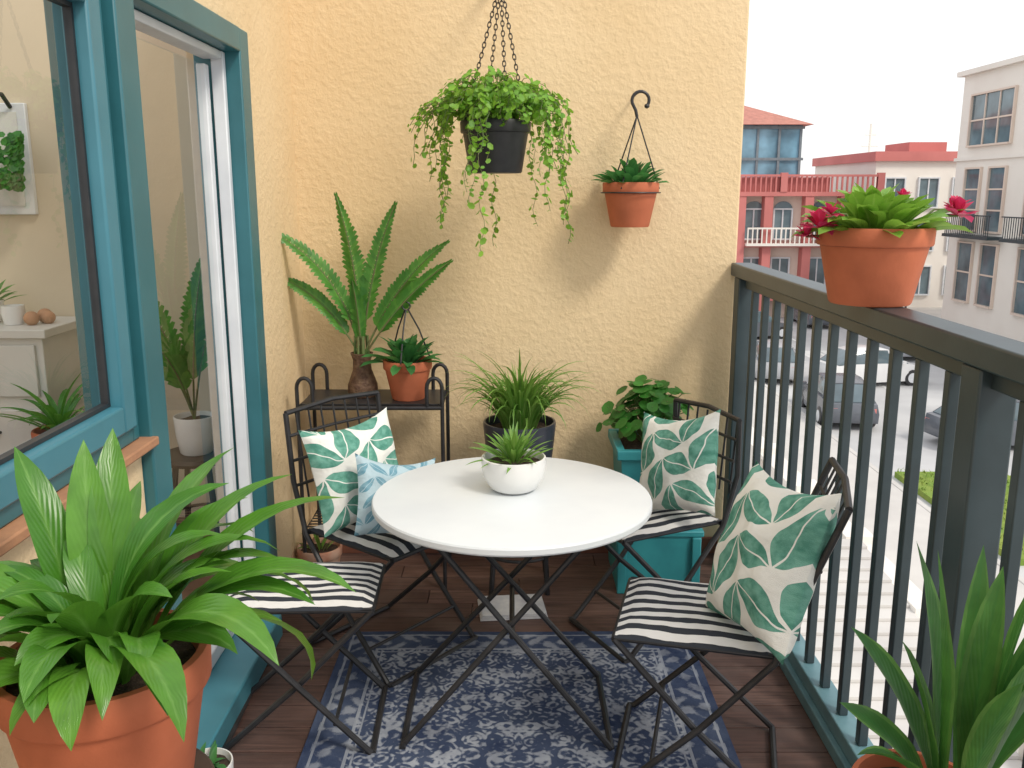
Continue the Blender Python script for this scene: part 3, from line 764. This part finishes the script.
# ------------------------------------------------------------------ indoor items
st = empty("wooden_stool"); sx, sy = -1.40, 3.85
b = MB(); b.lathe([(.001, .44), (.15, .44), (.155, .455), (.15, .47), (.001, .47)], (sx, sy, 0), 30)
for k in range(4):
    a = pi/4+k*pi/2; b.tube([(sx+cos(a)*.1, sy+sin(a)*.1, .44), (sx+cos(a)*.16, sy+sin(a)*.16, 0)], .014)
b.tube(circ((sx, sy, .18), .14), .008, closed=True); b.obj("body", DARKWOOD, st)
e = empty("potted_indoor_fern"); pot(e, (sx, sy, .471), .09, .07, .17, WHITEC, rim=False)
b = MB()
for az, el, L, bd in [(30, 82, .85, 28), (-20, 88, .72, 14), (200, 82, .78, 34), (250, 74, .6, 45), (160, 70, .6, 50)]:
    frond(b, (sx, sy, .62), az, el, L, bd, .075, 30, 0, .034, R(-8, 8))
b.obj("fronds", [L_FERN, STEM], e, ang=80)
e = empty("potted_herb"); pot(e, (-2.38, 4.08, 1.022), .065, .045, .10, WHITEC, rim=False)
b = MB(); rosette(b, (-2.38, 4.08, 1.1), 34, .14, .03, (88, 20), (10, 60), 'lance', rs=.04); b.obj("leaves", L_FERN, e, ang=80)
b = MB(); b.lathe([(.001, 0), (.04, 0), (.05, .05), (.048, .085), (.043, .085), (.04, .01), (.001, .01)], (-2.24, 4.02, 1.021), 24); b.obj("ceramic_cup", WHITEC)
b = MB()
for (x, y, z, r) in ((-2.15, 4.0, 1.05, .032), (-2.10, 4.05, 1.048, .03), (-2.13, 4.08, 1.052, .033)):
    b.lathe([(r*sin(pi*k/10)+.0005, -r*cos(pi*k/10)) for k in range(11)], (x, y, z), 16)
b.obj("apples", TERRAS)
e = empty("potted_dracaena"); pot(e, (-1.92, 3.70, .40), .11, .08, .22, TERRA)
stand("plant_stand.003", -1.92, 3.70, .398, .12)
b = MB()
for i in range(26):
    t = i/26; az = i*137.5; b.leaf((-1.92, 3.70, .58), az, 86-50*t, R(.22, .38), .035, R(30, 90), 'lance', .4, 8, 0, R(-20, 20))
b.obj("leaves", L_FERN, e, ang=80)
e = empty("wall_hung_trailing_plant")
b = MB(); hx = -2.28
b.tube([(hx, 4.26, 1.98), (hx, 4.2, 2.03), (hx, 4.12, 2.03), (hx, 4.08, 1.99), (hx, 4.1, 1.95)], .01); b.tube([(hx, 4.1, 1.95), (hx, 4.1, 1.82)], .003)
b.obj("hook", BLACK, e)
b = MB()
for i in range(260):
    a = R(0, 6.28); q = R(0, 1); c = Vector((hx+cos(a)*.10*(1-.3*q), 4.12+sin(a)*.08, 1.86-.24*q)); b.disc_leaf(c, (R(-.5, .5), -1, R(0, 1)), R(.014, .024), 0, 6)
b.obj("foliage", L_ROUND, e, ang=80)

# ------------------------------------------------------------------ city
GZ = -5.9
b = MB(); b.box(-1500, 1500, -600, 3000, GZ-1, GZ); b.obj("ground", CONC2, smooth=False)
b = MB(); b.box(10.0, 19.5, -60, 140, GZ+.001, GZ+.006); b.obj("road", ROADM, smooth=False)
b = MB(); b.box(9.85, 9.998, -60, 140, GZ+.002, GZ+.14); b.box(19.502, 19.65, -60, 140, GZ+.002, GZ+.14)
b.obj("kerb", CONC, smooth=False, bevel=.02)
b = MB(); b.box(6.9, 9.848, -60, 140, GZ+.002, GZ+.12); b.box(19.652, 23.9, -60, 140, GZ+.002, GZ+.12); b.obj("pavement", CONC, smooth=False)
b = MB(); y = -50
while y < 130: b.box(14.6, 14.75, y, y+2.5, GZ+.010, GZ+.012); y += 6
for k in range(8): b.box(10.5+k*1.1, 11.1+k*1.1, 40, 43, GZ+.010, GZ+.012)
b.obj("road_markings", LINE, smooth=False)
b = MB(); b.box(10.3, 13.2, 17.3, 23.2, GZ+.007, GZ+.16)
for i in range(1500):
    x = R(10.3, 13.2); y = R(17.3, 23.2); b.leaf((x, y, GZ+.15), R(0, 360), R(55, 90), R(.08, .2), .03, 40, 'grass', .2, 2)
b.obj("grass", GRASS, smooth=False)
pw = empty("stone_parapet_wall"); b = MB()
b.box(6.4, 6.75, -30, 60, GZ+.001, GZ+.9); b.box(6.32, 6.83, -30, 60, GZ+.901, GZ+1.0); y = -29
while y < 60: b.box(6.30, 6.85, y, y+.5, GZ+.002, GZ+1.15); y += 3.0
b.obj("wall", BWHITE, pw, smooth=False)
b = MB()
for k in range(26): b.box(3.0, 6.3, 6+k*.36, 6.35+k*.36, GZ+.001, GZ+.12+k*.05)
b.obj("stone_steps", CONC, smooth=False)
def lamp_post(name, x, y):
    e = empty(name); b = MB(); b.tube([(x, y, GZ+.1), (x, y, GZ+1.0)], .09, 10); b.tube([(x, y, GZ+1.0), (x, y, GZ+5.0), (x-.3, y, GZ+5.5), (x-1.2, y, GZ+5.6)], [.06, .045, .04, .035], 8)
    b.box(x-1.6, x-1.1, y-.12, y+.12, GZ+5.53, GZ+5.62); b.obj("post_and_head", RAILM, e)
lamp_post("street_lamp", 20.2, 46); lamp_post("street_lamp.001", 20.2, 70)

def car(name, x, y, ang, cm):
    e = empty(name, (x, y, GZ+.006), radians(ang)); b = MB()
    def loft(secs, mi):
        vs = []; n = len(secs[0])
        for s in secs: vs += s
        fs = [(i*n+k, i*n+(k+1) % n, (i+1)*n+(k+1) % n, (i+1)*n+k) for i in range(len(secs)-1) for k in range(n)]
        fs += [tuple(range(n))[::-1], tuple((len(secs)-1)*n+k for k in range(n))]
        b.add(vs, fs, mi)
    def sec(xx, hw, z0, z1, sh): return [(xx, -hw, z0), (xx, hw, z0), (xx, hw*1.02, (z0+z1)*.5), (xx, hw*sh, z1), (xx, -hw*sh, z1), (xx, -hw*1.02, (z0+z1)*.5)]
    loft([sec(-2.15, .7, .38, .72, .9), sec(-2.05, .82, .26, .88, .93), (sec(-1.3, .87, .2, .94, .95)), sec(0, .88, .2, .93, .96), sec(1.1, .87, .2, .88, .94), sec(1.9, .82, .24, .72, .9), sec(2.12, .68, .34, .6, .88)], 0)
    loft([sec(-1.85, .74, .9, .92, .95), sec(-1.25, .74, .9, 1.36, .82), sec(-.5, .76, .9, 1.45, .8), sec(.35, .76, .9, 1.40, .8), sec(1.15, .74, .86, .90, .95)], 1)
    loft([sec(-1.2, .60, 1.36, 1.40, .95), sec(-.5, .61, 1.44, 1.49, .95), sec(.33, .60, 1.40, 1.44, .95)], 0)
    for xx in (-1.28, -.42, .4): 
        for s in (-1, 1): b.tube([(xx, s*.765, .9), (xx+(.05 if xx < 0 else -.1), s*.62, 1.42)], .035, 6, 0)
    for xx in (-1.35, 1.3):
        for s in (-1, 1):
            Mx = Matrix.Translation((xx, s*.80, .32)) @ Matrix.Rotation(radians(90), 4, 'X')
            b.lathe([(.001, -.1), (.24, -.1), (.32, -.08), (.32, .08), (.24, .1), (.001, .1)], (0, 0, 0), 20, 2, Mx)
            b.lathe([(.001, -.115), (.2, -.11), (.2, .11), (.001, .115)], (0, 0, 0), 16, 3, Mx)
    for s in (-1, 1):
        b.box(1.98, 2.09, s*.55-.15, s*.55+.15, .5, .62, 3); b.box(-2.13, -2.04, s*.6-.12, s*.6+.12, .62, .76, 4); b.box(.75, .9, s*.93-.07, s*.93+.07, .92, 1.02, 0)
    b.obj("body", [cm, BGLASS, BLACKP, WHITEF, BRED], e, ang=40)
CW = mat("white_car_paint", (.74, .74, .74), .25, (.72, .72, .72)); CG = mat("grey_car_paint", (.12, .13, .15), .25, (.11, .12, .14)); CS = mat("silver_car_paint", (.4, .41, .43), .25, (.38, .39, .41))
car("parked_car", 14.4, 35.5, 12, CW); car("parked_car.001", 14.9, 26.5, 10, CG); car("parked_car.002", 10.9, 37, 80, CS); car("parked_car.003", 17.5, 52, 88, CG)
car("parked_car.004", 12.6, 47, 20, CG); car("parked_car.005", 18.4, 42, 90, CS); car("parked_car.006", 11.1, 30, 84, CG)

def window(b, axis, pos, a0, a1, z0, z1, fr=1, gl=2, mull=1, trans=0, d=-1):
    t = .09
    def bx(p0, p1, q0, q1, r0, r1, mi):
        if axis == 'y': b.box(q0, q1, p0, p1, r0, r1, mi)
        else: b.box(p0, p1, q0, q1, r0, r1, mi)
    bx(pos-.02, pos+.0-.004, a0, a1, z0, z1, gl)
    bx(pos-.14, pos-.003, a0-t, a0, z0-t, z1+t, fr); bx(pos-.14, pos-.003, a1, a1+t, z0-t, z1+t, fr)
    bx(pos-.14, pos-.003, a0, a1, z1, z1+t, fr); bx(pos-.20, pos-.003, a0, a1, z0-t, z0, fr)
    for k in range(1, mull+1):
        a = a0+(a1-a0)*k/(mull+1); bx(pos-.08, pos-.021, a-.04, a+.04, z0, z1, fr)
    for k in range(1, trans+1):
        z = z0+(z1-z0)*k/(trans+1); bx(pos-.07, pos-.022, a0, a1, z-.04, z+.04, fr)

C = 1.6
e = empty("white_apartment_building"); b = MB()
b.box(24, 40, 26, 50, GZ, C+6.0); b.box(23.7, 40.2, 25.7, 50.3, C+6.001, C+6.25)
for z in (C+1.65, C-2.2): b.box(23.88, 23.998, 25.9, 50.1, z, z+.16)
b.obj("walls", BWHITE, e, smooth=False)
b = MB()
for yy in (27.5, 33.0, 39.0, 44.7): window(b, 'x', 24, yy, yy+4.1, C+2.4, C+4.9, 1, 2, 2, 1)
for yy in (27.3, 29.6, 33, 35.3, 39, 41.3, 44.8, 47.2):
    window(b, 'x', 24, yy, yy+1.5, C-1.9, C+1.2, 1, 2, 0, 2); window(b, 'x', 24, yy, yy+1.5, C-5.6, C-2.6, 1, 2, 0, 1)
b.obj("windows", [BWHITE, BCREAM, BGLASS], e, smooth=False)
b = MB()
for y0_ in (44.5,  38.7, 32.7):
    b.box(23.1, 23.87, y0_-.2, y0_+4.5, C-2.28, C-2.12)
    yq = y0_-.15
    while yq < y0_+4.4: b.box(23.13, 23.16, yq, yq+.03, C-2.12, C-1.15); yq += .2
    b.box(23.11, 23.18, y0_-.2, y0_+4.5, C-1.15, C-1.09)
b.obj("balconies", RAILM, e, smooth=False)
e = empty("cream_townhouse"); b = MB()
b.box(23.6, 31, 60, 72, GZ, C+2.0); b.obj("walls", BWHITE, e, smooth=False)
b = MB(); b.box(23.4, 31.2, 59.7, 72.2, C+2.001, C+2.6); b.box(26.5, 29, 62, 66, C+2.601, C+3.3); b.obj("parapet", BRED, e, smooth=False)
b = MB()
for x in (24.3, 26.5, 28.7):
    for z in (C-.9, C-3.7, C-6.6): window(b, 'y', 60, x, x+1.2, z, z+1.8, 1, 2, 1, 0)
b.obj("windows", [BWHITE, WHITEF, BGLASS], e, smooth=False)
e = empty("red_hip_roof_building"); b = MB()
b.box(4, 20.5, 55, 68, GZ, C-.2); b.obj("walls", BCREAM, e, smooth=False)
b = MB()
b.box(3.8, 21.9, 54.2, 68.2, C-.199, C+.05)
x = 3.8
while x < 21.8: b.box(x, x+.09, 54.22, 54.34, C+.051, C+.92); x += .3
b.box(3.8, 21.9, 54.2, 54.36, C+.921, C+1.05)
for x in (3.8, 9.8, 15.8, 21.5): b.box(x, x+.4, 54.15, 54.45, C+.051, C+1.15)
b.box(12, 18.8, 54.5, 54.6, C+.051, C+.9)
for x in (13.6, 15.2, 17.6, 19.7, 21.4): b.box(x-.25, x+.25, 54.25, 54.998, GZ, C-.2)
b.box(4, 20.4, 54.3, 54.997, C-3.2, C-2.95); b.box(4, 20.4, 54.3, 54.997, C-6.4, C-6.15)
b.obj("red_trim", BRED, e, smooth=False)
b = MB(); b.box(4.5, 17.6, 56.5, 66, C+.06, C+4.0); b.obj("glazed_storey", BLUEG, e, smooth=False)
b = MB()
x = 4.5
while x < 17.7: b.box(x-.07, x+.07, 56.38, 56.498, C+.06, C+4.0); x += 1.3
for z in (C+2.0, C+3.85): b.box(4.4, 17.7, 56.36, 56.378, z-.08, z+.08)
b.obj("mullions", mat("grey_mullion", (.2, .24, .27), .5), e, smooth=False)
b = MB(); b.add([(4, 55.9, C+4.001), (18.1, 55.9, C+4.001), (18.1, 66.6, C+4.001), (4, 66.6, C+4.001), (8, 61.2, C+5.7), (14.6, 61.2, C+5.7)], [(3, 2, 1, 0), (0, 1, 5, 4), (1, 2, 5), (2, 3, 4, 5), (3, 0, 4)]); b.obj("hip_roof", ROOF, e, smooth=False)
b = MB()
for x in (14.0, 15.75, 18.0):
    window(b, 'y', 55, x, x+1.0, C-2.7, C-1.0, 1, 2, 1, 0)
    cx = x+.5; vs = [(cx, 54.93, C-.98)]+[(cx+.55*cos(t), 54.93, C-.95+.45*sin(t)) for t in [pi*k/10 for k in range(11)]]
    b.add(vs, [(0, 1+k+1, 1+k) for k in range(10)], 2)
    window(b, 'y', 55, x, x+1.0, C-5.8, C-3.9, 1, 2, 1, 0)
b.box(13.95, 20.2, 54.0, 54.06, C-2.1-.02, C-2.02)
x = 13.95
while x < 20.2: b.box(x, x+.07, 54.0, 54.06, C-2.95, C-2.121); x += .28
b.box(13.9, 20.3, 53.9, 54.29, C-3.1, C-2.951)
b.obj("windows_and_balcony", [BWHITE, WHITEF, BGLASS], e, smooth=False)
b = MB(); random.seed(3)
for k in range(46):
    x = -60+k*5.5+R(-2, 2); y = R(120, 200); h = R(5, 9) if k % 5 else R(9, 12)
    b.box(x, x+R(4, 9), y, y+10, GZ, GZ+h, 0)
    for zz in range(int(h/3)):
        for xx in range(3): b.box(x+.7+xx*1.2, x+1.4+xx*1.2, y-.05, y-.01, GZ+1+zz*3, GZ+2.4+zz*3, 1)
b.tube([(50, 130, GZ), (50, 130, 11)], .18, 6, 0); b.tube([(48.8, 130, 8), (51.2, 130, 8)], .1, 6, 0); b.tube([(49.2, 130, 9.5), (50.8, 130, 9.5)], .1, 6, 0)
b.obj("distant_skyline", [BWHITE, BGLASS], smooth=False)

# ------------------------------------------------------------------ light
w = bpy.data.worlds.new("World"); scene.world = w; w.use_nodes = True; nt = w.node_tree
bg = nt.nodes["Background"]; sky = nt.nodes.new("ShaderNodeTexSky"); sky.sky_type = 'NISHITA'; sky.sun_disc = False
sd = Vector((0.52, -0.52, 0.75)).normalized()
sky.sun_elevation = math.asin(sd.z); sky.sun_rotation = atan2(sd.x, sd.y)
sky.dust_density = 2.0; sky.air_density = 1.0; sky.ozone_density = 1.0
haze = MIX(nt, 0.74, sky.outputs[0], (1, 1, 1)); hn = haze.node; hn.inputs[7].default_value = (9.1, 9.0, 8.9, 1)
nt.links.new(haze, bg.inputs[0]); bg.inputs[1].default_value = 0.15
sl = bpy.data.lights.new("sun", 'SUN'); sl.energy = 2.0; sl.angle = radians(13); sl.color = (1, .93, .82)
so = bpy.data.objects.new("sun", sl); scene.collection.objects.link(so)
so.rotation_euler = sd.to_track_quat('Z', 'Y').to_euler()

cam = bpy.data.cameras.new("camera"); co = bpy.data.objects.new("camera", cam); scene.collection.objects.link(co)
cam.sensor_width = 36; cam.lens = 900/1024*36; cam.clip_end = 5000; cam.clip_start = .02
co.location = (0, 0, 1.6); co.rotation_euler = (radians(90-12), 0, 0)
scene.camera = co
scene.view_settings.view_transform = 'Standard'; scene.view_settings.look = 'None'; scene.view_settings.exposure = 0
